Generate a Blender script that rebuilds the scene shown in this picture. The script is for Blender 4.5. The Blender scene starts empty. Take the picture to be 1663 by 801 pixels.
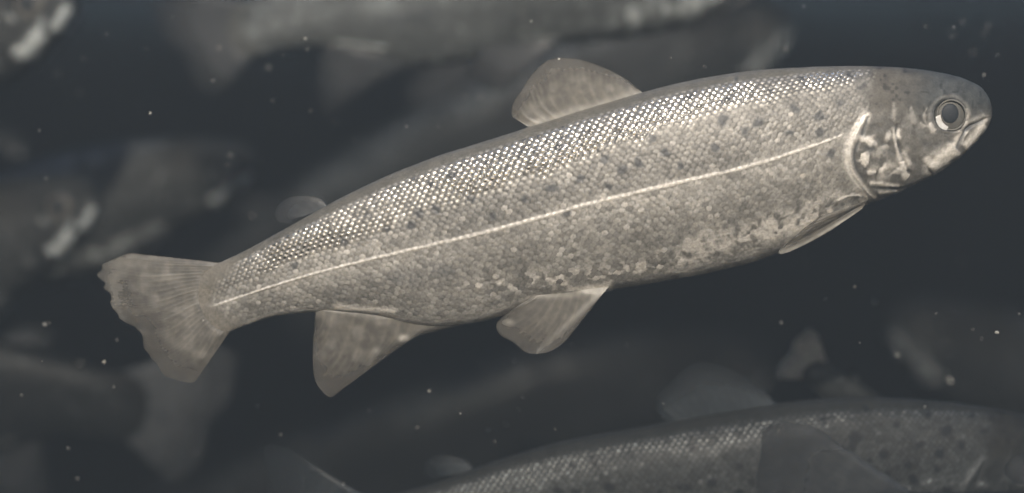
import bpy, math, random
import numpy as np
from mathutils import Vector, Matrix

SC = bpy.context.scene
COL = SC.collection
PX = 0.5 / 1663.0            # metres per photo pixel in the plane of the near fish
D = 0.80                     # metres from camera to that plane
DP = D / PX
W2, H2 = 831.5, 400.5
CX, CY = 880.0, 320.0        # fish origin in the same drawing units

# ------------------------------------------------------------------ camera, world, sun, exposure
cam = bpy.data.objects.new("camera", bpy.data.cameras.new("camera"))
COL.objects.link(cam)
cam.location = (0, -D, 0)
cam.rotation_euler = (math.radians(90), 0, 0)
cam.data.sensor_width = 36
cam.data.lens = 36 * D / 0.5
cam.data.clip_start = 0.01
cam.data.clip_end = 200
cam.data.dof.use_dof = True
cam.data.dof.focus_distance = D - 0.018
cam.data.dof.aperture_fstop = 2.5
SC.camera = cam

SUN_EL, SUN_AZ = 34, 0      # azimuth: degrees to the right of the viewer's back
wd = bpy.data.worlds.new("World")
SC.world = wd
wd.use_nodes = True
nt = wd.node_tree
nt.nodes.clear()
sky = nt.nodes.new("ShaderNodeTexSky")
sky.sky_type = 'NISHITA'
sky.sun_disc = False
sky.sun_elevation = math.radians(SUN_EL)
sky.sun_rotation = math.radians(180 - SUN_AZ)
bg = nt.nodes.new("ShaderNodeBackground")
bg.inputs[1].default_value = 0.14
ow = nt.nodes.new("ShaderNodeOutputWorld")
nt.links.new(sky.outputs[0], bg.inputs[0])
nt.links.new(bg.outputs[0], ow.inputs[0])

sun = bpy.data.objects.new("sun", bpy.data.lights.new("sun", 'SUN'))
COL.objects.link(sun)
sun.data.energy = 5.0
sun.data.angle = math.radians(0.6)
sun.data.color = (1.0, 0.89, 0.75)
el, az = math.radians(SUN_EL), math.radians(SUN_AZ)
sdir = Vector((math.sin(az) * math.cos(el), -math.cos(az) * math.cos(el), math.sin(el)))
sun.rotation_euler = sdir.to_track_quat('Z', 'Y').to_euler()

SC.view_settings.view_transform = 'Standard'
SC.view_settings.look = 'None'
SC.view_settings.exposure = 2.76
SC.view_settings.gamma = 1.0
SC.cycles.use_denoising = True
SC.cycles.max_bounces = 8
SC.cycles.volume_bounces = 1
SC.cycles.sample_clamp_indirect = 4.0

# ------------------------------------------------------------------ the water around the fish
def make_haze():
    x0, x1, y0, y1, z0, z1 = -3.2, 3.2, -0.95, 5.5, -1.9, 0.55
    v = [(x, y, z) for z in (z0, z1) for y in (y0, y1) for x in (x0, x1)]
    f = [(0, 2, 3, 1), (4, 5, 7, 6), (0, 1, 5, 4), (2, 6, 7, 3), (0, 4, 6, 2), (1, 3, 7, 5)]
    me = bpy.data.meshes.new("haze")
    me.from_pydata(v, [], f)
    o = bpy.data.objects.new("haze", me)
    COL.objects.link(o)
    m = bpy.data.materials.new("murky_water")
    m.use_nodes = True
    t = m.node_tree
    t.nodes.clear()
    pv = t.nodes.new("ShaderNodeVolumePrincipled")
    pv.inputs['Color'].default_value = (0.0185, 0.0225, 0.0265, 1)
    pv.inputs['Absorption Color'].default_value = (0.0, 0.0, 0.0, 1)
    pv.inputs['Density'].default_value = 1.5
    pv.inputs['Anisotropy'].default_value = 0.0
    out = t.nodes.new("ShaderNodeOutputMaterial")
    t.links.new(pv.outputs[0], out.inputs['Volume'])
    me.materials.append(m)
    o['kind'] = 'stuff'
    o['label'] = 'dark murky blue grey water around all the trout'
    o['category'] = 'water'
make_haze()

# ------------------------------------------------------------------ materials
def nodes(name):
    m = bpy.data.materials.new(name)
    m.use_nodes = True
    t = m.node_tree
    p = t.nodes["Principled BSDF"]
    return m, t, p

def attr(t, name):
    a = t.nodes.new("ShaderNodeAttribute")
    a.attribute_name = name
    return a

def skin_material(name, tint=(1, 1, 1), spec=1.0):
    m, t, p = nodes(name)
    c = attr(t, "skin")
    mx = t.nodes.new("ShaderNodeMix"); mx.data_type = 'RGBA'; mx.blend_type = 'MULTIPLY'
    mx.inputs[0].default_value = 1
    no = t.nodes.new("ShaderNodeTexNoise"); no.inputs['Scale'].default_value = 900; no.inputs['Detail'].default_value = 3
    tc = t.nodes.new("ShaderNodeTexCoord")
    t.links.new(tc.outputs['Object'], no.inputs['Vector'])
    rp = t.nodes.new("ShaderNodeMapRange")
    rp.inputs[1].default_value = 0.3; rp.inputs[2].default_value = 0.7
    rp.inputs[3].default_value = 0.78; rp.inputs[4].default_value = 1.2
    t.links.new(no.outputs[0], rp.inputs[0])
    sc = t.nodes.new("ShaderNodeVectorMath"); sc.operation = 'SCALE'
    sc.inputs[0].default_value = tint
    t.links.new(rp.outputs[0], sc.inputs['Scale'])
    t.links.new(c.outputs['Color'], mx.inputs[6])
    t.links.new(sc.outputs[0], mx.inputs[7])
    t.links.new(mx.outputs[2], p.inputs['Base Color'])
    t.links.new(attr(t, "rough").outputs['Fac'], p.inputs['Roughness'])
    t.links.new(attr(t, "metal").outputs['Fac'], p.inputs['Metallic'])
    p.inputs['Specular IOR Level'].default_value = 0.5 * spec
    return m

def fin_material(name, col, alpha=0.75):
    m, t, p = nodes(name)
    ray = attr(t, "ray")
    edge = attr(t, "edge")
    ramp = t.nodes.new("ShaderNodeMix"); ramp.data_type = 'RGBA'
    ramp.inputs[6].default_value = (col[0] * .75, col[1] * .75, col[2] * .78, 1)
    ramp.inputs[7].default_value = (min(1, col[0] * 1.5), min(1, col[1] * 1.48), min(1, col[2] * 1.42), 1)
    no = t.nodes.new("ShaderNodeTexNoise"); no.inputs['Scale'].default_value = 260; no.inputs['Detail'].default_value = 4
    tc = t.nodes.new("ShaderNodeTexCoord")
    t.links.new(tc.outputs['Object'], no.inputs['Vector'])
    mu = t.nodes.new("ShaderNodeMath"); mu.operation = 'MULTIPLY_ADD'
    mu.inputs[1].default_value = 0.4
    ad = t.nodes.new("ShaderNodeMath"); ad.operation = 'MULTIPLY_ADD'
    ad.inputs[1].default_value = 1.6; ad.inputs[2].default_value = -0.65
    t.links.new(no.outputs[0], ad.inputs[0])
    t.links.new(ray.outputs['Fac'], mu.inputs[0])
    t.links.new(ad.outputs[0], mu.inputs[2])
    mu.use_clamp = True
    t.links.new(mu.outputs[0], ramp.inputs[0])
    pm = t.nodes.new("ShaderNodeMix"); pm.data_type = 'RGBA'
    pm.inputs[7].default_value = (.9, .86, .77, 1)
    t.links.new(attr(t, "pale").outputs['Fac'], pm.inputs[0])
    t.links.new(ramp.outputs[2], pm.inputs[6])
    t.links.new(pm.outputs[2], p.inputs['Base Color'])
    p.inputs['Roughness'].default_value = 0.42
    al = t.nodes.new("ShaderNodeMapRange")
    al.inputs[1].default_value = 0; al.inputs[2].default_value = 1
    al.inputs[3].default_value = 0.97; al.inputs[4].default_value = alpha * 0.55
    t.links.new(edge.outputs['Fac'], al.inputs[0])
    t.links.new(al.outputs[0], p.inputs['Alpha'])
    tr = t.nodes.new("ShaderNodeBsdfTranslucent")
    t.links.new(ramp.outputs[2], tr.inputs[0])
    ms = t.nodes.new("ShaderNodeMixShader"); ms.inputs[0].default_value = 0.18
    t.links.new(p.outputs[0], ms.inputs[1]); t.links.new(tr.outputs[0], ms.inputs[2])
    t.links.new(ms.outputs[0], t.nodes["Material Output"].inputs[0])
    return m

def plain(name, col, rough=.4, metal=0., coat=0.):
    m, t, p = nodes(name)
    no = t.nodes.new("ShaderNodeTexNoise"); no.inputs['Scale'].default_value = 700
    tc = t.nodes.new("ShaderNodeTexCoord"); t.links.new(tc.outputs['Object'], no.inputs['Vector'])
    mx = t.nodes.new("ShaderNodeMix"); mx.data_type = 'RGBA'
    mx.inputs[6].default_value = (*[c * .7 for c in col], 1)
    mx.inputs[7].default_value = (*[min(1, c * 1.25) for c in col], 1)
    t.links.new(no.outputs[0], mx.inputs[0]); t.links.new(mx.outputs[2], p.inputs['Base Color'])
    p.inputs['Roughness'].default_value = rough
    p.inputs['Metallic'].default_value = metal
    p.inputs['Coat Weight'].default_value = coat
    return m

# ------------------------------------------------------------------ numeric helpers
def catmull(P, n_per=None, ts=None):
    P = np.asarray(P, float)
    n = len(P)
    ts = np.clip(ts, 0, n - 1 - 1e-9)
    i = ts.astype(int); f = (ts - i)[:, None]
    g = lambda k: P[np.clip(k, 0, n - 1)]
    p0, p1, p2, p3 = g(i - 1), g(i), g(i + 1), g(i + 2)
    return 0.5 * ((2 * p1) + (-p0 + p2) * f + (2 * p0 - 5 * p1 + 4 * p2 - p3) * f**2 + (-p0 + 3 * p1 - 3 * p2 + p3) * f**3)

def resample(P, n, smooth=True):
    P = np.asarray(P, float)
    q = catmull(P, ts=np.linspace(0, len(P) - 1, 60 * len(P))) if smooth and len(P) > 2 else P
    L = np.r_[0, np.cumsum(np.linalg.norm(np.diff(q, axis=0), axis=1))]
    t = np.linspace(0, L[-1], n)
    return np.stack([np.interp(t, L, q[:, k]) for k in range(q.shape[1])], 1)

def dist_poly(X, Y, P, smooth=True):
    """distance to a polyline, and the side (+ = left of its direction)"""
    q = resample(P, max(8, 6 * len(P)), smooth)
    best = np.full(X.shape, 1e9); side = np.zeros(X.shape); tt = np.zeros(X.shape)
    for k in range(len(q) - 1):
        a, b = q[k], q[k + 1]; d = b - a; L2 = d @ d + 1e-9
        t = np.clip(((X - a[0]) * d[0] + (Y - a[1]) * d[1]) / L2, 0, 1)
        dx, dy = X - a[0] - t * d[0], Y - a[1] - t * d[1]
        r = np.hypot(dx, dy)
        m = r < best
        best[m] = r[m]; side[m] = np.sign(d[0] * (Y - a[1]) - d[1] * (X - a[0]))[m]; tt[m] = ((k + t) / (len(q) - 1))[m]
    return best, side, tt

def sstep(x, a, b):
    t = np.clip((x - a) / (b - a), 0, 1)
    return t * t * (3 - 2 * t)

def vnoise(X, Y, scale, seed):
    r = np.random.RandomState(seed).rand(257, 257)
    x, y = X / scale, Y / scale
    i, j = np.floor(x).astype(int), np.floor(y).astype(int)
    fx, fy = x - i, y - j
    fx = fx * fx * (3 - 2 * fx); fy = fy * fy * (3 - 2 * fy)
    g = lambda a, b: r[a % 257, b % 257]
    return (g(i, j) * (1 - fx) + g(i + 1, j) * fx) * (1 - fy) + (g(i, j + 1) * (1 - fx) + g(i + 1, j + 1) * fx) * fy

def make_mesh(name, V, F, attrs=None, mat=None):
    """V (n,3) in drawing units relative to the fish origin"""
    me = bpy.data.meshes.new(name)
    V = np.asarray(V, np.float32) * PX
    F = np.asarray(F, np.int32)
    me.vertices.add(len(V)); me.vertices.foreach_set("co", V.ravel())
    k = F.shape[1]
    me.loops.add(F.size); me.polygons.add(len(F))
    me.loops.foreach_set("vertex_index", F.ravel())
    me.polygons.foreach_set("loop_start", np.arange(0, F.size, k, dtype=np.int32))
    me.polygons.foreach_set("use_smooth", np.ones(len(F), bool))
    me.update(calc_edges=True)
    for an, (ty, data) in (attrs or {}).items():
        a = me.attributes.new(an, ty, 'POINT')
        if ty == 'FLOAT_COLOR':
            d = np.ones((len(V), 4), np.float32); d[:, :3] = data
            a.data.foreach_set("color", d.ravel())
        else:
            a.data.foreach_set("value", np.asarray(data, np.float32).ravel())
    me.validate()
    if mat: me.materials.append(mat)
    return me

def local(px, py, y=0.0, apparent=True):
    """drawing pixel seen from the front -> point of the fish at depth y"""
    k = (DP + y) / DP if apparent else 1.0
    return np.stack([(px - W2) * k + W2 - CX, y + 0 * px, (H2 - py) * k + CY - H2], -1)

# ------------------------------------------------------------------ the trout: outline stations (top x,y / bottom x,y / half thickness)
ST = np.array([
 (1609,180,1610,187,3), (1606,163,1608,194,13), (1594,144,1602,207,22), (1572,131,1583,231,32),
 (1540,121,1552,260,42), (1490,113,1500,292,53), (1440,109,1455,313,61), (1380,108,1405,333,67),
 (1300,110,1335,376,73), (1200,118,1245,418,78), (1100,136,1160,441,80), (1000,163,1070,458,79),
 (900,194,975,474,75), (800,226,880,492,68), (705,256,785,521,58), (620,290,690,530,48),
 (540,329,605,512,39), (470,368,520,507,31), (410,401,450,513,23), (365,423,400,528,14),
 (335,435,368,541,7.5), (316,444,343,546,5), (298,462,314,530,2.5)], float)
LAT = [(330,503),(345,498),(450,463),(560,432),(700,400),(830,368),(960,332),(1100,300),(1230,268),(1300,245),(1350,228),(1380,215)]
OPER = [(1414,180),(1400,195),(1386,220),(1376,248),(1380,276),(1393,297),(1410,318),(1424,329)]
SPOTS = [(898,306,9),(940,292,9),(1010,276,9),(1036,264,8),(852,324,9),(988,302,7),(1162,242,9),(960,314,6),(1104,272,7),
 (1176,196,11),(984,260,9),(1232,200,10),(708,342,10),(680,346,9),(630,372,8),(666,368,8),(734,284,10),(766,323,11),(851,326,8),
 (890,307,8),(1210,215,8),(1290,178,10),(1330,190,9),(1120,160,7),(1060,225,8),(1278,215,8),(1350,250,7),(560,390,7),(600,350,6),
 (800,350,7),(745,375,6),(920,345,6),(1080,250,6),(1000,225,6),(1180,160,6),(1250,150,6),(1403,142,8),(1414,120,7),(1378,120,6),
 (1300,128,5),(1195,130,5),(1440,175,6),(1330,215,9),(1365,170,8),(820,270,6),(700,300,6),(905,240,7),(480,430,5)]

def build_body(step, seed, mat, tone=1.0, spots=None, spot_gain=1.0, belly=1.0, shine=1.0, line=1.0):
    rs = np.random.RandomState(seed)
    # arc-length stations
    fine = catmull(ST, ts=np.linspace(0, len(ST) - 1, 4000))
    mid = (fine[:, :2] + fine[:, 2:4]) / 2
    L = np.r_[0, np.cumsum(np.hypot(*np.diff(mid, axis=0).T))]
    # closer rings at the snout
    n = int(L[-1] / step)
    u = np.linspace(0, 1, n); u = u + 0.0
    S = np.stack([np.interp(u * L[-1], L, fine[:, k]) for k in range(5)], 1)
    T, B, w = S[:, :2], S[:, 2:4], np.maximum(S[:, 4], 1)
    nh = int(410 / step)
    phi = np.linspace(0, 2 * math.pi, 2 * nh, endpoint=False)
    c, s = np.cos(phi), np.sin(phi)
    M = (T + B) / 2; Hh = (T - B) / 2
    # flatter flanks, rounded back
    cc = np.sign(c) * np.abs(c) ** 0.92
    hd = sstep(M[:, 0], 1330, 1440)[:, None]
    ss = np.sign(s) * np.abs(s) ** (0.95 - sstep(-c, -.1, .5) * (.12 + .27 * hd))
    PXx = M[:, None, 0] + Hh[:, None, 0] * cc
    PYy = M[:, None, 1] + Hh[:, None, 1] * cc
    low = 1 - 0.10 * sstep(-c, 0.2, 0.9) * (1 - hd)
    Yd = -w[:, None] * ss * low
    # what the front shows: apparent drawing position of each vertex (mirror side alike)
    ya = -np.abs(Yd)
    k = DP / (DP + ya)
    AX = (PXx - W2) * k + W2
    AY = (PYy - H2) * k + H2
    # grid normals
    G = np.stack([PXx - CX, Yd, CY - PYy], -1)
    du = np.gradient(G, axis=0)
    dv = np.roll(G, -1, 1) - np.roll(G, 1, 1)
    N = np.cross(du, dv); N /= np.linalg.norm(N, axis=2, keepdims=True) + 1e-9
    out = G - np.stack([M[:, None, 0] - CX + 0 * AX, 0 * AX, CY - M[:, None, 1] + 0 * AX], -1)
    if (N * out).sum() < 0: N = -N
    # arc length round the girth, from the lateral line
    seg = np.linalg.norm(np.diff(G[:, :nh + 1], axis=1), axis=2)
    arc = np.concatenate([np.zeros((n, 1)), np.cumsum(seg, 1)], 1)       # 0..nh
    dl, sd, tl = dist_poly(AX[:, :nh], AY[:, :nh], LAT)
    sdl = dl * sd
    q0 = np.zeros(n)
    for i in range(n):
        z = np.where(np.diff(np.sign(sdl[i])) != 0)[0]
        z = z[(z > nh * .15) & (z < nh * .85)]
        if len(z): q0[i] = arc[i, z[0]]
        else: q0[i] = arc[i, nh] * 0.5
    kern = np.ones(31) / 31
    q0 = np.convolve(np.pad(q0, 15, 'edge'), kern, 'valid')
    half = arc[:, :nh] - q0[:, None]
    Q = np.concatenate([half, (arc[:, 1:nh + 1] - q0[:, None])[:, ::-1]], 1)
    U = (u * L[-1])[:, None] + 0 * AX
    # ------------------ scales
    size = np.interp(u * L[-1], [0, 200, 420, 800, 1100, L[-1]], [.78, .80, .95, 1.0, .92, .75])
    us = np.cumsum(1.0 / size) * (L[-1] / n)
    a, b = 11.6, 7.4
    # no vertical relation between flank sides: side id changes the hash
    side = (np.arange(2 * nh) >= nh).astype(int)[None, :]
    uu = us[:, None] + 0 * AX + 1.2 * (vnoise(U, Q, 60, seed + 5) - .5) * 4
    qq = Q / size[:, None] + 1.0 * (vnoise(U, Q, 50, seed + 6) - .5) * 3
    best = np.full(AX.shape, 1e9); bi = np.zeros(AX.shape, int); bj = np.zeros(AX.shape, int)
    bdx = np.zeros(AX.shape); bdy = np.zeros(AX.shape)
    j0 = np.floor(qq / b).astype(int)
    for dj in (0, 1):
        j = j0 + dj
        off = (j % 2) * 0.5
        i = np.round(uu / a - off).astype(int)
        hx = ((i * 7919 + j * 104729 + seed * 31) % 997) / 997. - .5
        hy = ((i * 15013 + j * 7331 + seed * 17) % 991) / 991. - .5
        dx = uu - (i + off) * a - hx * 1.6; dy = qq - j * b - hy * 1.2
        r = (dx / 1.0) ** 2 + (dy * 1.15) ** 2
        m = r < best
        best[m] = r[m]; bi[m] = i[m]; bj[m] = j[m]; bdx[m] = dx[m]; bdy[m] = dy[m]
    r2 = best / 36.0
    tab = rs.rand(4096, 5)
    hid = (bi * 131 + bj * 1777 + side * 977) % 4096
    R = tab[hid]
    # ------------------ regions
    dop, sop, top_ = dist_poly(AX, AY, OPER)
    dbd, sbd, _ = dist_poly(AX, AY, [(1404,100),(1402,135),(1412,160),(1406,185),(1388,215),(1370,248),(1374,280),(1388,302),(1402,322),(1420,345)])
    head = sstep(-dbd * sbd, -2, 3)
    head = np.where(AX > 1450, 1, head); head = np.where(AX < 1340, 0, head)
    # (drawing y runs down, so the side sign is checked once here)
    head_hard = head
    n1 = vnoise(AX, AY, 26, seed + 1); n2 = vnoise(AX, AY, 9, seed + 2); n3 = vnoise(AX, AY, 70, seed + 3); n4 = vnoise(AX, AY, 4.5, seed + 4)
    nape = sstep(AX + 34 * (n1 - .5) + 16 * (n2 - .5), 1375, 1440)
    wn = 1 - sstep(AY, 150, 190)
    head = head * (1 - wn) + nape * wn
    vfrac = (np.arange(2 * nh) / nh)[None, :]
    vfrac = np.where(vfrac > 1, 2 - vfrac, vfrac) + 0 * AX               # 0 back .. 1 belly
    qn = Q / (np.abs(q0)[:, None] + 1e-6)                                 # -1 back .. 0 lateral
    back = sstep(-qn, 0.72, 0.80)                                          # dull back strip
    back_edge = back
    dtb, _, _ = dist_poly(AX, AY, [(352,430),(328,455),(322,490),(336,520),(372,544)])
    fz = np.maximum(1 - sstep(dtb + 10 * (vnoise(AX, AY, 9, seed + 2) - .5), 10, 42), 1 - sstep(AX, 318, 340))
    tailend = 1 - fz
    sc_amp = (1 - head) * (1 - 0.85 * back_edge) * tailend * (1 - 0.65 * sstep(vfrac, .80, .93))
    # ------------------ relief
    dome = 1.0 - np.minimum(r2, 1.3)
    tilt = ((R[..., 0] - .5) * bdx + (R[..., 1] - .5) * bdy) * 0.2
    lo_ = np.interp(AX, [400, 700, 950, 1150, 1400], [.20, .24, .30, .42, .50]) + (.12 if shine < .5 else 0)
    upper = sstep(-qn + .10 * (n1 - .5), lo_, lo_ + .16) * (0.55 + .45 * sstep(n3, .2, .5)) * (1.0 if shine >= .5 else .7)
    relief = sc_amp * size[:, None] * ((0.6 + 0.65 * upper + .25 * sstep(-qn, 0, .3)) * dome + tilt - upper * 0.24 * bdy)
    relief += 0.6 * (n1 - .5) + 0.25 * (n2 - .5) * (0.3 + head)
    # lateral line: a row of raised tubes
    bead = 0.5 + 0.5 * np.cos(2 * math.pi * uu / a)
    lw = 1.5 + 1.1 * np.exp(-((AX - 900) / 330) ** 2) + .9 * (n2 - .5)
    lat = np.exp(-(Q / lw) ** 2) * (1 - head) * sstep(AX, 332, 360) * (1 - sstep(AX, 1335, 1385)) * (.72 + .4 * sstep(n2, .15, .4)) * line
    relief = relief * (1 - .8 * lat) + lat * (1.2 + 1.1 * bead)
    # ------------------ colour
    base = np.zeros(AX.shape + (3,))
    silver = np.array([0.43, 0.41, 0.37]); backc = np.array([0.16, 0.15, 0.125]); pale = np.array([0.95, 0.90, 0.81]); dark = np.array([0.035, 0.038, 0.042])
    headc = np.array([0.062, 0.068, 0.068])
    def mix(b_, c_, m_):
        return b_ * (1 - m_[..., None]) + c_ * m_[..., None]
    base[:] = silver
    base *= (0.72 + 0.55 * R[..., 2] * 1.0)[..., None]
    base *= (1 - (0.5 + .25 * sstep(-qn, 0, .2)) * np.clip(r2 - .40, 0, 1))[..., None]               # darker scale rims
    low_fl = sstep(qn, 0.05, 0.35) * (1 - sstep(vfrac, .80, .90))
    base *= (1 - 0.20 * low_fl)[..., None]
    base *= (0.8 + 0.4 * n3)[..., None]
    base *= (0.86 + .28 * n4)[..., None]
    base *= (1 - .30 * sstep(-qn, -.05, .12) * sstep(AX, 500, 1000))[..., None]  # colour darkened above the lateral line to offset the glow there
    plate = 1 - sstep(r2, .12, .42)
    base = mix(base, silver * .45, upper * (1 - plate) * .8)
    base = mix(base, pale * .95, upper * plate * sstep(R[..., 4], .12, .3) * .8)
    base = mix(base, backc * (0.85 + 0.3 * n2)[..., None], back)
    metal = (0.15 + .80 * upper * plate) * (1 - back) * (1 - head)
    rough = 0.48 - 0.33 * upper + 0.08 * R[..., 3]
    rough = rough + 0.2 * back
    # bright guanine scales scattered on flank and near the vent
    glint = ((R[..., 4] > 0.978) & (r2 < .8)) * (1 - head) * (1 - back)
    base = mix(base, pale, glint * 0.35)
    # belly
    bel = sstep(vfrac, .80, .93) * (1 - head) * belly
    base = mix(base, np.array([0.66, 0.63, 0.57]) * (0.7 + .6 * n2 * n1 * 1.6)[..., None], bel * .85)
    metal = metal * (1 - .6 * bel)
    # pale breast patch
    dp, _, _ = dist_poly(AX, AY, [(1370,332),(1330,342),(1270,365),(1215,385),(1160,400),(1110,420)])
    br = np.exp(-(dp / (17 + 14 * n1)) ** 2) * sstep(.45 * n1 + .6 * n2 + .35 * n4, .42, .92) * (1 - head)
    base = mix(base, pale, np.clip(br * .8, 0, 1)); relief += br * .35 * n4
    dp, _, _ = dist_poly(AX, AY, [(1100,425),(980,445),(860,458),(770,470)])
    br2 = np.exp(-(dp / 16) ** 2) * sstep(n2 * .6 + .7 * R[..., 4], .68, .86) * (1 - head)
    base = mix(base, pale, br2 * (.85 if shine > .9 else .3))
    dp, _, _ = dist_poly(AX, AY, [(548,499),(590,503),(640,505)])
    vent = np.exp(-(dp / (4 + 2 * n2)) ** 2)
    base = mix(base, pale, vent * .95); relief += vent * 1.2
    dp, _, _ = dist_poly(AX, AY, [(925,476),(965,470),(988,467)])
    vb = np.exp(-(dp / (6 + 4 * n2)) ** 2)  # bright pelvic base: highlight painted as pale skin
    base = mix(base, pale, vb * .95); relief += vb * 2.0
    d_, _, _ = dist_poly(AX, AY, [(1368,337),(1335,350),(1270,372),(1205,390)])
    br3 = np.exp(-(d_ / (7 + 9 * n1)) ** 2) * sstep(n2 * .7 + .5 * n4, .3, .75) * (1 - head)
    base = mix(base, pale, br3 * .95)
    # dark spots
    for (sx, sy, sr) in (SPOTS if spots is None else spots):
        rr = np.hypot((AX - sx) / 1.1, AY - sy) + (n2 - .5) * 9
        m = (1 - sstep(rr, sr * .35, sr * 1.15)) * 0.76 * spot_gain
        base = mix(base, dark * 1.6, np.clip(m, 0, .95)); metal = metal * (1 - m * .8)
    # faint parr-like darkening above the anal fin
    for (sx, sy, sa, sb) in [(718,438,26,15),(655,452,34,12)]:
        m = np.exp(-((AX - sx) / sa) ** 2 - ((AY - sy) / sb) ** 2) * .35
        base = mix(base, dark * 3, m)
    base = mix(base, pale, np.clip(lat * 1.35, 0, 1) * (0.75 + 0.25 * bead))
    rough = rough * (1 - lat) + .25 * lat
    base = mix(base, np.array([0.235, 0.215, 0.18]) * (.8 + .4 * n2)[..., None], fz * .95); metal = metal * (1 - fz)
    metal = metal * (1 - lat)
    # ------------------ head
    hc = headc * (0.7 + 0.6 * n2 * (0.6 + .8 * n1) + .25 * (n4 - .5))[..., None]
    wz = (1 - sstep(AX + 30 * (n1 - .5), 1440, 1530))[..., None]
    hc = hc * (1 - wz) + wz * np.array([0.115, 0.105, 0.086]) * (0.75 + .5 * n2)[..., None]
    hb = sstep(AY, 165 + 0 * AX, 205 + 0 * AX)                            # crown dark, cheek silvery
    cheek = np.array([0.21, 0.20, 0.18]) * (0.7 + 0.6 * n1 * n2 * 1.6 + .15 * n4)[..., None]
    crown = hc * np.array([1.0, 1.0, 1.0])
    hcol = crown * (1 - hb[..., None]) + cheek * hb[..., None]
    frk = sstep(vnoise(AX, AY, 6.5, seed + 31) * .6 + .4 * n1, .66, .76) * (1 - .6 * hb)
    hcol = hcol * (1 - .55 * frk)[..., None]
    relief += head * (0.35 * (n4 - .5) + .5 * (n2 - .5) * (0.4 + hb))
    base = mix(base, hcol, head)
    metal = metal * (1 - head) + head * 0.2 * hb
    rough = rough * (1 - head) + head * (0.55 - .13 * hb)
    def stroke(P, wd, amt, col, h=0.0, rag=0.0, smooth=True, rgh=None):
        nonlocal base, relief, rough, metal
        d_, _, t_ = dist_poly(AX, AY, P, smooth)
        ww = wd * (1 + rag * (n2 * 2 - 1) + rag * .5 * (n4 * 2 - 1))
        m_ = np.exp(-(d_ / np.maximum(ww, .5)) ** 2) * sstep(np.minimum(t_, 1 - t_), -.01, .08 if len(P) > 2 else .0001)
        if shine < .65 and P[0][0] < 1500: amt = amt * .4
        if amt:
            mm = np.clip(m_ * amt * (0.72 + .56 * n4), 0, 1)
            base = mix(base, col, mm)
            if np.mean(col) > .7:
                metal = metal * (1 - mm) + .12 * mm; rough = rough * (1 - mm) + .35 * mm
        relief = relief + h * m_
    # gill cover: plate raised ahead of its rear rim, rim itself pale
    ahead = sstep(-dop * sop, -1, 3) * (AX > 1340) * (AX < 1480) * (AY > 175) * (AY < 335)
    relief += ahead * 2.2 * sstep(AY, 175 + 0 * AX, 200 + 0 * AX) * (1 - sstep(AX, 1400, 1475))
    stroke(OPER, 6.2, 1.15, pale * .9, 1.0)
    stroke([(1398,222),(1388,248),(1390,272),(1402,292)], 2.5, .6, dark * 2.2, -1.2)
    stroke([(1410,188),(1404,205),(1399,222)], 3, .7, dark * 2, -1.5)
    stroke([(1404,196),(1393,212),(1385,232)], 4.5, .3, pale * .8, .2)
    stroke([(1456,200),(1457,222),(1463,248),(1472,272),(1482,287)], 2.2, .75, dark * 2, -1.6)
    stroke([(1451,205),(1453,226),(1459,252),(1466,272),(1474,286)], 3.2, .7, pale, 1.3, .4)
    stroke([(1463,262),(1468,280),(1476,288)], 6.5, 1., pale, 1.5, .5)
    stroke([(1469,248),(1475,265)], 4.5, .6, pale, .6, .6)
    stroke([(1459,212),(1459,222)], 3.2, .9, pale, .8, .5)
    stroke([(1404,228),(1411,231)], 5.5, 1.4, pale, .5, .9)
    stroke([(1397,250),(1402,258),(1411,260)], 6.5, 1.5, pale, .6, .9)
    stroke([(1407,281),(1414,279),(1423,279)], 3.2, 1.1, pale, .8, .5)
    stroke([(1430,276),(1438,270)], 5.0, .8, pale, .4, 1.)
    stroke([(1428,246),(1440,236)], 8, .35, pale, .2, 1.)
    stroke([(1425,288),(1450,270)], 10, .3, pale, .2, 1.)
    stroke([(1447,283),(1453,279)], 4, .6, pale, .6, .6)
    stroke([(1441,224),(1445,218)], 4.5, .7, pale, .6, .6)
    stroke([(1433,250),(1444,246),(1455,250)], 5, .45, dark * 3, -.7, .5)
    stroke([(1404,238),(1414,242),(1420,240)], 4, .6, dark * 2, -.5, .5)
    stroke([(1410,296),(1435,299),(1462,303)], 3.4, .85, pale, 1.1, .2)
    stroke([(1412,304),(1440,307),(1470,305),(1500,292)], 2.0, .5, dark * 4, -.9, .2)
    stroke([(1424,312),(1448,312),(1470,310)], 3.0, .8, pale, 1.0, .2)
    stroke([(1420,325),(1460,311),(1500,292),(1530,275)], 5, .5, pale * .8, 0, .2)
    # pale lower jaw and lip, their silver highlight put into the colour
    stroke([(1506,284),(1507,262),(1512,254)], 7, .6, pale, 0, .3)
    stroke([(1508,276),(1525,262),(1540,250),(1552,238)], 12, 1.5, pale, 3.2, .12)
    stroke([(1546,244),(1554,228),(1562,213)], 5, 1.1, pale, .8, .1)
    stroke([(1566,241),(1578,228),(1590,214),(1600,202)], 6.5, 1.5, pale, 1.6, .1)
    stroke([(1553,244),(1558,232),(1564,219),(1570,210),(1580,202)], 3.2, .75, dark * 5, -2.2)
    stroke([(1561,238),(1566,224),(1574,211)], 1.4, .6, pale * .7, .8)
    stroke([(1608,191),(1597,195),(1586,200),(1574,206),(1566,212)], 2.2, .75, dark * 2.5, -2.4)
    stroke([(1600,186),(1588,192),(1574,199),(1560,208)], 4, .35, pale * .8, 1.4)
    stroke([(1603,193),(1596,202)], 4, .6, pale * .9, 1.2)
    # round the eye
    re = np.hypot(AX - 1543, AY - 187)
    ring = np.exp(-((re - 31) / 3.0) ** 2) * (.35 + .9 * n2)
    relief += 1.2 * ring
    base = mix(base, pale * .5, ring * .3)
    relief -= 13 * (1 - sstep(re, 18, 27.5))
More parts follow.
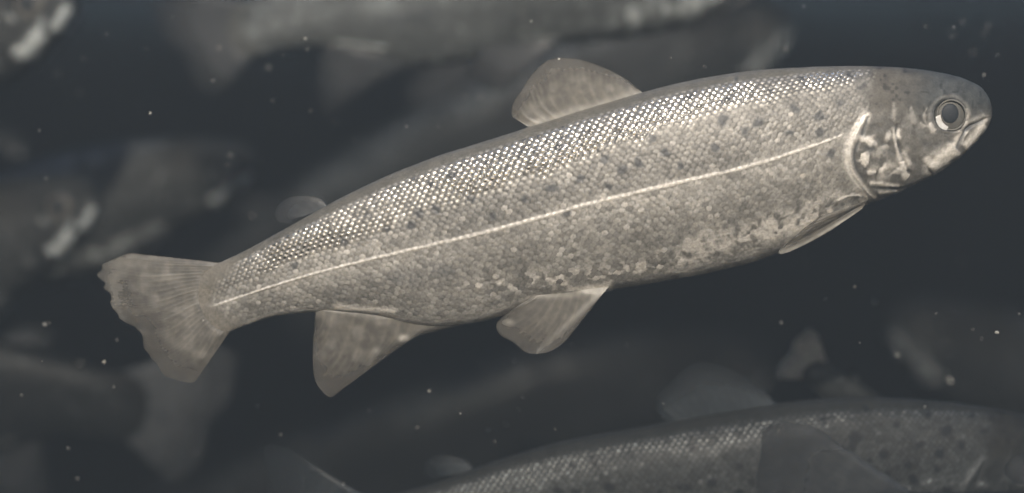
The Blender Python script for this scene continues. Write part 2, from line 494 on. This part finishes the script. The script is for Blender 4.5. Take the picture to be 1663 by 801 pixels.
    base = mix(base, dark * 2.0, (1 - sstep(re, 24, 29)) * .8)
    stroke([(1519,170),(1513,187),(1518,205),(1532,217),(1550,218)], 2.2, .4, dark * 2.5, -.9, .3)
    stroke([(1506,173),(1501,190),(1508,207),(1520,219)], 2.2, .45, pale * .7, .8, .6)
    stroke([(1509,200),(1515,208),(1519,213)], 3.6, .7, pale, .9, .7)
    stroke([(1496,200),(1503,205)], 3, .5, pale, .6, .6)
    stroke([(1482,205),(1495,213),(1500,230),(1520,236),(1545,226)], 6, .30, dark * 3, -.4, .4)
    stroke([(1568,176),(1572,186),(1566,196)], 2.6, .5, pale * .7, .6, .4)
    stroke([(1590,172),(1594,179)], 2.5, .5, dark * 2.5, -1.5)
    stroke([(1452,168),(1452,196)], 3, .35, pale * .7, .3, .6)
    stroke([(1480,176),(1486,200)], 3, .3, pale * .7, .3, .7)
    # behind the gill: shadowed hollow where the pectoral fin roots
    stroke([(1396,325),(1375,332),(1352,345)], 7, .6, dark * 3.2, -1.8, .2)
    stroke([(1400,318),(1376,319),(1358,328)], 2.2, .9, pale, 1.2, .3)
    metal = metal * shine; rough = rough + (1 - shine) * .2
    lum = base.mean(-1); base *= (tone + (1 - tone) * (1.0 if shine >= .5 else .45) * sstep(lum, .45, .75))[..., None]  # low tone puts the dimming by deep water into the skin colour
    relief *= np.minimum(1, (w[:, None] + 8) / 24)
    V = (G + N * relief[..., None]).reshape(-1, 3)
    nj = 2 * nh
    ii = np.arange(n - 1)[:, None]; jj = np.arange(nj)[None, :]
    F = np.stack([ii * nj + jj, (ii + 1) * nj + jj, (ii + 1) * nj + (jj + 1) % nj, ii * nj + (jj + 1) % nj], -1).reshape(-1, 4)
    # end caps: collapse to a pole as degenerate-free quads
    nv = len(V)
    c0 = V[:nj].mean(0) + np.array([1.5, 0, 0]); c1 = V[-nj:].mean(0) - np.array([2, 0, 0])
    V = np.vstack([V, c0, c1])
    j = np.arange(0, nj, 2)
    cap0 = np.stack([np.full_like(j, nv), j, (j + 1) % nj, (j + 2) % nj], -1)
    o_ = (n - 1) * nj
    cap1 = np.stack([np.full_like(j, nv + 1), o_ + (j + 2) % nj, o_ + (j + 1) % nj, o_ + j], -1)
    F = np.vstack([F, cap0, cap1])
    ext = lambda A: np.concatenate([A.reshape(nv, -1), A[0, 0].reshape(1, -1), A[-1, 0].reshape(1, -1)])
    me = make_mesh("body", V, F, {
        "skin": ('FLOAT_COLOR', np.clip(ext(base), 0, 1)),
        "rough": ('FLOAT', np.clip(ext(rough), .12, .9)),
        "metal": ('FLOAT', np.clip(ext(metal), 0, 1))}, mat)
    fr = slice(0, nh)
    surf = (AX[::3, :nh:3].ravel(), AY[::3, :nh:3].ravel(), Yd[::3, :nh:3].ravel())
    return me, surf

def surf_y(surf, px, py):
    X, Y, Z = surf
    return np.array([Z[np.argmin((X - a) ** 2 + (Y - b) ** 2)] for a, b in zip(np.ravel(px), np.ravel(py))]).reshape(np.shape(px))

FINMARK = [True]
def build_fin(name, base, tip, mat, nr=16, step=3.0, thick=3.0, rag=0.0, yfun=None, seed=1, bow=0.0, raygain=1.0, flipy=1, pale=None):
    base = np.asarray(base, float); tip = np.asarray(tip, float)
    Lb = np.sum(np.hypot(*np.diff(tip, axis=0).T)); Lr = np.max(np.hypot(*(resample(tip, 9) - resample(base, 9)).T))
    nu = int(np.clip(max(Lb, 60) / step, 20, 260)); nv = int(np.clip(Lr / step, 12, 120))
    bC, tC = resample(base, nu), resample(tip, nu)
    rs = np.random.RandomState(seed)
    u = np.linspace(0, 1, nu)
    rg = vnoise(u * 100, 0 * u, 100 / (nr * 1.1), seed) - .5 + .9 * (vnoise(u * 100, 0 * u + 9, 100 / (nr * .35), seed) - .5) + .35 * (vnoise(u * 100, 0 * u + 19, 100 / (nr * 3.1), seed) - .5)
    v = np.linspace(0, 1, nv)[None, :]
    ext = (1 + rag * rg)[:, None]
    Pt = bC[:, None] * (1 - v * ext)[..., None] + tC[:, None] * (v * ext)[..., None]
    px, py = Pt[..., 0], Pt[..., 1]
    y0 = np.zeros_like(px) if yfun is None else yfun(px, py, u[:, None] + 0 * v, v + 0 * u[:, None])
    # rays branch once
    f = nr * (u[:, None] + 0.02 * np.sin(6 * v + seed))
    ray = (0.5 + 0.5 * np.cos(2 * math.pi * f)) ** 2
    ray2 = (0.5 + 0.5 * np.cos(2 * math.pi * f * 2)) ** 2
    br = sstep(v, .45, .65)
    ray = ray * (1 - br) + ray2 * br
    sel = rs.rand(nr + 2)[np.round(f).astype(int)]
    ray = ray * (0.35 + 0.65 * sel)
    th = thick * (1 - v) ** (1.5 if thick > 10 else .8) + .35 + 0.55 * raygain * ray * (1 - .4 * v)
    brd = np.minimum(1, np.minimum(u, 1 - u)[:, None] * 14 + .15)
    th = th * brd
    if len(base) == 5: th = th * (.1 + .9 * sstep(v, 0, .14))
    wav = bow * np.sin(v * 2.2) * np.sin(u[:, None] * 5 + seed)
    A = local(px, py, 0)  # in-plane
    kk = (DP + y0) / DP if yfun is not None else 1.0
    A = np.stack([(px - W2) * kk + W2 - CX, y0 + wav, (H2 - py) * kk + CY - H2], -1)
    Fs = A.copy(); Fs[..., 1] -= th; Bs = A.copy(); Bs[..., 1] += th
    if flipy < 0:
        Fs[..., 1] *= -1; Bs[..., 1] *= -1
    V = np.vstack([Fs.reshape(-1, 3), Bs.reshape(-1, 3)])
    i = np.arange(nu - 1)[:, None]; j = np.arange(nv - 1)[None, :]
    q = np.stack([i * nv + j, (i + 1) * nv + j, (i + 1) * nv + j + 1, i * nv + j + 1], -1).reshape(-1, 4)
    o = nu * nv
    F = [q, q[:, ::-1] + o]
    def strip(idx):
        a, b = idx[:-1], idx[1:]
        return np.stack([a, a + o, b + o, b], -1)
    loop = np.r_[np.arange(0, nv), (np.arange(1, nu)) * nv + nv - 1, (nu - 1) * nv + np.arange(nv - 2, -1, -1), np.arange(nu - 2, -1, -1) * nv]
    F.append(strip(loop))
    F = np.vstack(F)
    edge = sstep(v + 0 * u[:, None], .35, 1.0)
    pm = np.zeros_like(px) if pale is None or not FINMARK[0] else np.clip(pale(px, py), 0, 1) * (.6 + .5 * vnoise(px, py, 7, seed))
    return make_mesh(name, V, F, {"pale": ('FLOAT', np.r_[pm.ravel(), pm.ravel()]), "ray": ('FLOAT', np.r_[ray.ravel(), ray.ravel()]), "edge": ('FLOAT', np.r_[edge.ravel(), edge.ravel()])}, mat)

def disc_dome(name, cx, cy, y, r0, r1, h, mat, squash=1.0, n=48, rings=10, hole=0.0, dx=0, flip=1):
    """a round dome of outer radius r1 (inner r0) standing h towards the viewer, closed behind"""
    V = []; F = []
    for k in range(rings + 1):
        r = r0 + (r1 - r0) * k / rings
        t = (k / rings)
        z = h * (math.sqrt(max(0, 1 - (r / r1) ** 2)) if not hole else math.sin(math.pi * t) ** .6)
        for q in range(n):
            an = 2 * math.pi * q / n
            p = local(np.array(cx + r * math.cos(an)), np.array(cy + r * squash * math.sin(an)), y - z)
            V.append((p[0], p[1] * flip, p[2]))
    for k in range(rings):
        for q in range(n):
            a, b = k * n + q, k * n + (q + 1) % n
            F.append((a, b, b + n, a + n))
    # back ring
    o = len(V)
    for rr in (r1, max(r0, .01)):
        for q in range(n):
            an = 2 * math.pi * q / n
            p = local(np.array(cx + rr * math.cos(an)), np.array(cy + rr * squash * math.sin(an)), y + 5)
            V.append((p[0], p[1] * flip, p[2]))
    for q in range(n):
        a, b = rings * n + q, rings * n + (q + 1) % n
        F.append((a, b, o + (q + 1) % n, o + q))
        F.append((o + q, o + (q + 1) % n, o + n + (q + 1) % n, o + n + q))
        F.append((o + n + q, o + n + (q + 1) % n, (q + 1) % n, q))
    return make_mesh(name, np.array(V), np.array(F), None, mat)

def add(name, me, parent):
    o = bpy.data.objects.new(name, me)
    COL.objects.link(o)
    o.parent = parent
    return o

M_IRIS = plain("iris_silver", (0.15, 0.145, 0.13), .6, .1)
M_IRISB = plain("iris_pale", (0.27, 0.26, 0.23), .55, .1)
M_SHINE = plain("iris_shine", (0.9, 0.86, 0.78), .3, .1)
M_PUPIL = plain("pupil_dark", (0.018, 0.024, 0.031), .6, 0, 0)

def make_trout(step, seed, body_mat, fin_mat, fin_dark, tone=1.0, spot_gain=1.0, spots=None, lod=0, belly=1.0, shine=1.0, line=1.0):
    root = bpy.data.objects.new("trout", None)
    root.empty_display_size = .03
    COL.objects.link(root)
    me, surf = build_body(step, seed, body_mat, tone, spots, spot_gain, belly, shine, line)
    add("body", me, root)
    FINMARK[0] = lod == 0
    fs = 2.2 if lod == 0 else (3.5 if lod == 1 else 6)
    # tail: two lobes joined in one rayed sheet
    tail_base = [(364,428),(342,455),(334,490),(347,517),(374,537)]
    tail_tip = [(212,411),(180,424),(162,441),(172,468),(183,500),(202,522),(228,538),(238,562),(250,590),(275,614),(300,621),(318,618)]
    mt = build_fin("tail_fin", tail_base, tail_tip, fin_mat, 26, fs, 6.0, .048 if lod == 0 else .015, None, seed + 11, 4,
                   pale=lambda x, y: .5 * np.exp(-((x - 195) / 40) ** 2 - ((y - 422) / 16) ** 2) + .45 * np.exp(-((x - 186) / 12) ** 2 - ((y - 480) / 35) ** 2) + .2 * sstep(vnoise(x, y, 18, 4), .5, .9))
    add("tail_fin", mt, root)
    md = build_fin("dorsal_fin", [(1046,152),(990,172),(920,192),(858,206)],
                   [(1040,148),(1012,126),(968,105),(922,94),(893,97),(868,118),(846,148),(832,170),(832,190)], fin_mat, 13, fs, 3.5, .02, None, seed + 12, 1, 1.3,
                   pale=lambda x, y: .35 * np.exp(-((y - 203 + (x - 860) * .29) / 8) ** 2) + .15 * sstep(vnoise(x, y, 16, 6), .5, .9))
    add("dorsal_fin", md, root)
    ma = build_fin("adipose_fin", [(535,338),(512,345),(490,352)],
                   [(534,334),(520,322),(490,318),(462,324),(447,342),(450,358),(470,364)], fin_dark, 5, fs, 4, 0, lambda px, py, u, v: 10 + 0 * px, seed + 13, 1, .3)
    add("adipose_fin", ma, root)
    mn = build_fin("anal_fin", [(775,520),(715,515),(640,505),(575,499),(514,500)],
                   [(752,528),(700,540),(668,552),(610,592),(560,630),(535,645),(512,620),(508,580),(511,520)], fin_mat, 14, fs, 5, .02, lambda px, py, u, v: -8 + 6 * v, seed + 14, 3,
                   pale=lambda x, y: 1.3 * np.exp(-((x - 657) / 9) ** 2 - ((y - 549) / 5) ** 2) + .6 * np.exp(-((x - 611) / 6) ** 2 - ((y - 570) / 6) ** 2) + .2 * sstep(vnoise(x, y, 20, 5), .5, .9))
    add("anal_fin", mn, root)
    mp = None
    for flip in (1, -1):
        mp = build_fin("pelvic_fin", [(988,466),(960,468),(920,474),(868,480)],
                       [(972,486),(945,520),(915,556),(885,572),(855,572),(832,556),(812,544),(808,524),(835,500)], fin_mat, 11, fs, 4.5, .03,
                       lambda px, py, u, v: -30 - 8 * v + 0 * px, seed + 15, 2, flipy=flip,
                       pale=lambda x, y: 3 * np.exp(-((x - 965) / 20) ** 2 - ((y - 470) / 6) ** 2) + .8 * np.exp(-((x - 825) / 9) ** 2 - ((y - 524) / 5) ** 2) + .5 * np.exp(-((x - 890) / 50) ** 2 - ((y - 480) / 5) ** 2) + .35 * np.exp(-((y - 566 + (x - 880) * .95) / 7) ** 2) * (x > 870))  # bright spot at the fin root: highlight put into the colour
        add("pelvic_fin", mp, root)
        def py_(px, py, u, v):
            return np.minimum(surf_y(surf, px, py) - 4.0 - 1.5 * np.sin(u * 3.1) - 3 * v * (1 - v), -34)
        mc = build_fin("pectoral_fin", [(1408,326),(1404,332),(1399,340)],
                       [(1330,352),(1295,380),(1266,407),(1275,411),(1310,396),(1350,374)], fin_mat, 6, fs, 2.2, .03, py_, seed + 16, 0, 1.6, flipy=flip,
                       pale=lambda x, y: 2 * np.exp(-(dist_poly(x, y, [(1400,344),(1350,374),(1310,397),(1272,411)])[0] / 4) ** 2) + .4 * np.exp(-(dist_poly(x, y, [(1398,326),(1340,352),(1300,382),(1266,407)])[0] / 3) ** 2))
        add("pectoral_fin", mc, root)
        ys = float(surf_y(surf, np.array([1543.]), np.array([187.]))[0])
        eye = add("eye", disc_dome("eye", 1543, 187, ys + 9, .5, 27, 9, M_IRIS, 1, flip=flip), root)
        add("iris", disc_dome("iris", 1545, 187, ys + 2, 22, 24.8, 2.6, M_IRISB, 1.04, hole=1, flip=flip), eye)
        add("pupil", disc_dome("pupil", 1543, 185, ys + 2.2, .5, 14.8, 3, M_PUPIL, 1.12, flip=flip), eye)
        if lod < 2:
            pts = build_fin("glare_patch", [(1519,190),(1521,200),(1527,208),(1537,212)], [(1527,186),(1529,195),(1533,201),(1540,206)], M_SHINE, 3, 2, 1, 0,
                            lambda px, py, u, v: ys - .5 + 0 * px, 3, flipy=flip)
            add("iris_glare", pts, eye)  # bright crescent sheet added as a painted glare on the eye
    return root

def place(root, anchor, target, k, rot, depth, yaw=0, left=False):
    S = k * (D + depth) / D
    f = (D + depth) / D
    Bw = Vector(((target[0] - W2) * PX * f, depth, (H2 - target[1]) * PX * f))
    R = Matrix.Rotation(math.radians(-rot), 3, 'Y') @ Matrix.Rotation(math.radians(yaw + (180 if left else 0)), 3, 'Z')
    A = Vector(((anchor[0] - CX) * PX, 0, (CY - anchor[1]) * PX))
    root.rotation_euler = R.to_euler()
    root.scale = (S, S, S)
    root.location = Bw - R @ (A * S)

def tag(o, label, cat, group=None):
    o['label'] = label; o['category'] = cat
    if group: o['group'] = group

def copy_tree(o, parent=None):
    c = o.copy(); COL.objects.link(c)
    if parent: c.parent = parent
    for ch in list(o.children): copy_tree(ch, c)
    return c

SCHOOL = "blurred trout of the school behind the sharp one"
skin = skin_material("trout_skin")
skin_shaded = skin_material("trout_skin_shaded", (.26, .3, .34), .35)  # darkened copy of the skin, shade put into the colour
fin_k = fin_material("fin_membrane_shaded", (0.048, 0.055, 0.062), .8)  # fins darkened to match, their shade painted in
skin_hazed = skin_material("trout_skin_hazed", (.76, .86, .95), .7)  # bluish tint paints the haze of distance onto the skin
fin_m = fin_material("fin_membrane", (0.22, 0.205, 0.175), .68)
fin_d = fin_material("fin_membrane_grey", (0.075, 0.083, 0.09), .6)
fin_f = fin_material("fin_membrane_far", (0.065, 0.072, 0.078), .2)
fin_n = fin_material("fin_membrane_near", (0.04, 0.053, 0.064), .45)
fin_t = fin_material("fin_membrane_pale", (0.6, 0.58, 0.52), .9)
fin_b = fin_material("fin_membrane_dim", (0.12, 0.13, 0.135), .7)

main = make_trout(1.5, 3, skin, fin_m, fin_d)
place(main, (CX, CY), (CX, CY), 1.0, 0, 0.0)
tag(main, "sharp silver trout in the centre with a bright beaded line along its flank", "fish")

rs2 = np.random.RandomState(5)
near_spots = SPOTS + [(x, y, 13) for x, y in [(1000,330),(1060,310),(1150,300),(1220,290),(920,380),(980,370),(1100,340),(1290,240),(1340,150),(1440,140),(1490,150),(1470,190),(1180,180),(1130,205),(1240,240),(840,380),(780,400),(1520,150)]]
near = make_trout(2.6, 8, skin_hazed, fin_n, fin_n, .25, 1.2, near_spots, 1, 1.0, .35, .25)  # stands close, so its haze and dimness are in the skin colour
for ch in near.children_recursive:
    if ch.type == 'MESH' and not ch.data.get('bent'):
        n_ = len(ch.data.vertices); co = np.empty(n_ * 3, np.float32); ch.data.vertices.foreach_get("co", co); co = co.reshape(-1, 3)
        co[:, 2] += 112 * PX * (np.clip(-350 * PX - co[:, 0], 0, None) / (400 * PX)) ** 2
        ch.data.vertices.foreach_set("co", co.ravel()); ch.data.update(); ch.data['bent'] = 1
place(near, (485,340), (725,762), .93, -7.6, .06, 0)
tag(near, "spotted grey trout below the sharp one, its belly cut off by the bottom edge", "fish")

far = make_trout(5, 21, skin_hazed, fin_f, fin_f, .55, .6, None, 2, 1.2, .6, .1)
far2 = make_trout(5, 25, skin_hazed, fin_f, fin_f, .25, .6, None, 2, 1.0, .5, .05)

place(far, (975,468), (893,70), .80, -4, .30, 0)
tag(far, "large blurred trout along the top edge with pale breast and pelvic fins", "fish", SCHOOL)

FAR = [
 ("dim trout between the top trout and the sharp trout's dorsal fin", (1608,185), (1283,38), .82, 11, .85, 0, False),
 ("blurred trout head with pale cheek in the top left corner", (1608,185), (128,-8), .95, 12, .30, 0, False),
 ("blurred trout at left, its snout nearest the adipose fin of the sharp trout", (1608,185), (418,268), .66, 3, .46, 0, False),
 ("blurred trout head at the left edge just above the sharp tail, overlapping another trout", (1608,185), (166,318), .84, 14, .34, 0, False),
 ("faint blurred snout alone at the left edge, above the overlapping heads", (1608,185), (42,232), .55, 14, .75, 0, False),
 ("faint trout at the right edge below the sharp trout's head", (1608,185), (1440,520), .85, -14, .8, 0, True),
 ("faint trout at lower left, its tail under the sharp tail", (200,430), (347,575), .98, 12, .34, 0, True),
 ("faint trout behind the dorsal fin of the spotted grey trout", (1608,185), (1255,590), .9, 4, 1.05, 0, False),
 ("diving trout with small upturned pale tail lobes above the spotted trout", (200,480), (1302,552), .42, -62, .13, 30, False),
 ("dark blurred trout tail in front of the spotted trout at the bottom", (200,430), (1292,706), 1.35, -27, -.07, 0, False),
]
for kf, (lab, an, tg, k, rot, dep, yaw, left) in enumerate(FAR):
    o = far2 if kf == 0 else copy_tree(far2)
    place(o, an, tg, k, rot, dep, yaw, left)
    tag(o, lab, "fish", SCHOOL)
    if lab.startswith("diving"):
        for ch in o.children:
            if ch.name.startswith("tail_fin"):
                ch.material_slots[0].link = 'OBJECT'; ch.material_slots[0].material = fin_t
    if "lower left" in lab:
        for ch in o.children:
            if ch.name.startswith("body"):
                ch.material_slots[0].link = 'OBJECT'; ch.material_slots[0].material = skin_shaded
        for ch in o.children:
            if ch.name.startswith("tail_fin"):
                ch.material_slots[0].link = 'OBJECT'; ch.material_slots[0].material = fin_b
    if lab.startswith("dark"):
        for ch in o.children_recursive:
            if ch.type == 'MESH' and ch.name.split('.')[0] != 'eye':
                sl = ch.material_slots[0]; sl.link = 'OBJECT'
                sl.material = skin_shaded if ch.name.startswith('body') else fin_k

# ------------------------------------------------------------------ drifting specks
m_sp = plain("drifting_matter", (0.72, 0.70, 0.62), .6)
def speck_mesh(seed):
    r = random.Random(seed)
    import bmesh
    bm = bmesh.new()
    bmesh.ops.create_icosphere(bm, subdivisions=2, radius=1.0)
    sx, sy, sz = r.uniform(.8, 1.3), r.uniform(.6, 1), r.uniform(.6, 1.)
    for v in bm.verts:
        j = 1 + r.uniform(-.25, .25)
        v.co = Vector((v.co.x * sx * j, v.co.y * sy * j, v.co.z * sz * j))
    me = bpy.data.meshes.new("drifting_speck")
    bm.to_mesh(me); bm.free()
    for p in me.polygons: p.use_smooth = True
    me.materials.append(m_sp)
    return me
SM = [speck_mesh(i) for i in range(5)]
def speck(px, py, r, dep, label, i, group=None):
    o = bpy.data.objects.new("drifting_speck", SM[i % 5])
    COL.objects.link(o)
    f = (D + dep) / D
    o.location = ((px - W2) * PX * f, dep, (H2 - py) * PX * f)
    o.scale = (r * PX * f,) * 3
    o.rotation_euler = (i, i * 2, i * 3)
    tag(o, label, "particle", group)
GS = "specks of matter drifting in the water"
LS = "tiny pale speck of matter drifting in the dark water"
named = [
 (1619,540,3.0,.0,"brightest tiny white speck, near the right edge below the snout"),
 (1457,577,3.2,.10,"soft round speck in dark water above the spotted trout's back"),
 (1543,618,3.6,.14,"larger soft speck above the spotted trout, right of the other soft one"),
 (908,96,2.4,-.01,"pale speck touching the upper edge of the dorsal fin"),
 (244,184,2.6,.03,"elongated speck in the dark water between the top left head and the tail"),
 (697,635,2.2,.04,"speck right of the anal fin tip in dark water"),
 (73,527,3.0,.05,"speck in the dark water left of the sharp tail"),
 (169,588,2.4,.04,"speck left of the lower tail lobe"),
]
for i, (x, y, r, d, l) in enumerate(named): speck(x, y, r, d, l, i)
small = [(173,55,1.6,.05),(355,78,2.6,.12),(346,131,1.8,.08),(64,212,1.8,.04),(374,252,2,.12),(410,350,3.2,.18),(487,349,2.0,.05),(496,63,2.2,.05),
 (436,110,2.8,.15),(863,35,1.8,.04),(1277,79,2.6,.12),(1305,10,2.2,.06),(1598,122,2.2,.05),(1549,44,1.8,.05),(1605,42,2.6,.16),(1452,119,1.6,.0),
 (130,590,3.6,.22),(190,552,1.6,.06),(111,728,2.2,.06),(126,777,2.2,.06),(456,706,2,.06),(558,786,2.2,.05),(678,694,1.8,.06),(600,667,1.6,.08),
 (418,659,1.5,.08),(799,762,2,.08),(902,697,1.8,.05),(849,645,1.6,.08),(822,689,2.4,.14),(793,699,2.0,.1),(803,717,1.8,.06),(1341,486,1.6,.06),
 (1421,491,2.6,.16),(1388,466,1.4,.04),(1502,661,1.8,.05),(1580,535,1.6,.05),(1655,510,2.0,.02),(1594,550,1.5,.06),(35,642,2.2,.05),(185,628,1.6,.05),
 (660,205,1.5,.06),(575,225,1.4,.08),(505,180,1.3,.06),(135,95,1.8,.12),(95,120,2.2,.2),(130,150,2.0,.22),(238,78,1.4,.08),(443,163,1.8,.08),
 (370,268,1.6,.06),(80,525,1.6,.05),(1503,43,1.6,.06),(1580,85,2.6,.2),(1620,90,1.6,.08),(1545,60,1.6,.08),(1300,560,1.4,.05),(930,560,1.6,.12),(836,587,1.8,.1),(1018,560,1.4,.08),
 (330,520,1.4,-.05),(600,480,1.4,-.06),(1100,400,1.4,-.05)]
for i, (x, y, r, d) in enumerate(small): speck(x, y, r * .8, d, LS, i + 3, GS)

rr = random.Random(77)
for i in range(60):
    dep = rr.choice([.02, .08, .15, .25, .35, -.08])
    x, y = rr.uniform(10, 1650), rr.uniform(8, 795)
    inside = 330 < x < 1610 and abs(y - (500 - (x - 330) * .245)) < 190
    if inside: dep = abs(dep) + .12
    speck(x, y, rr.choice([.7, .9, 1.1, 1.4]) * (1 + dep), dep, LS, i + 7, GS)
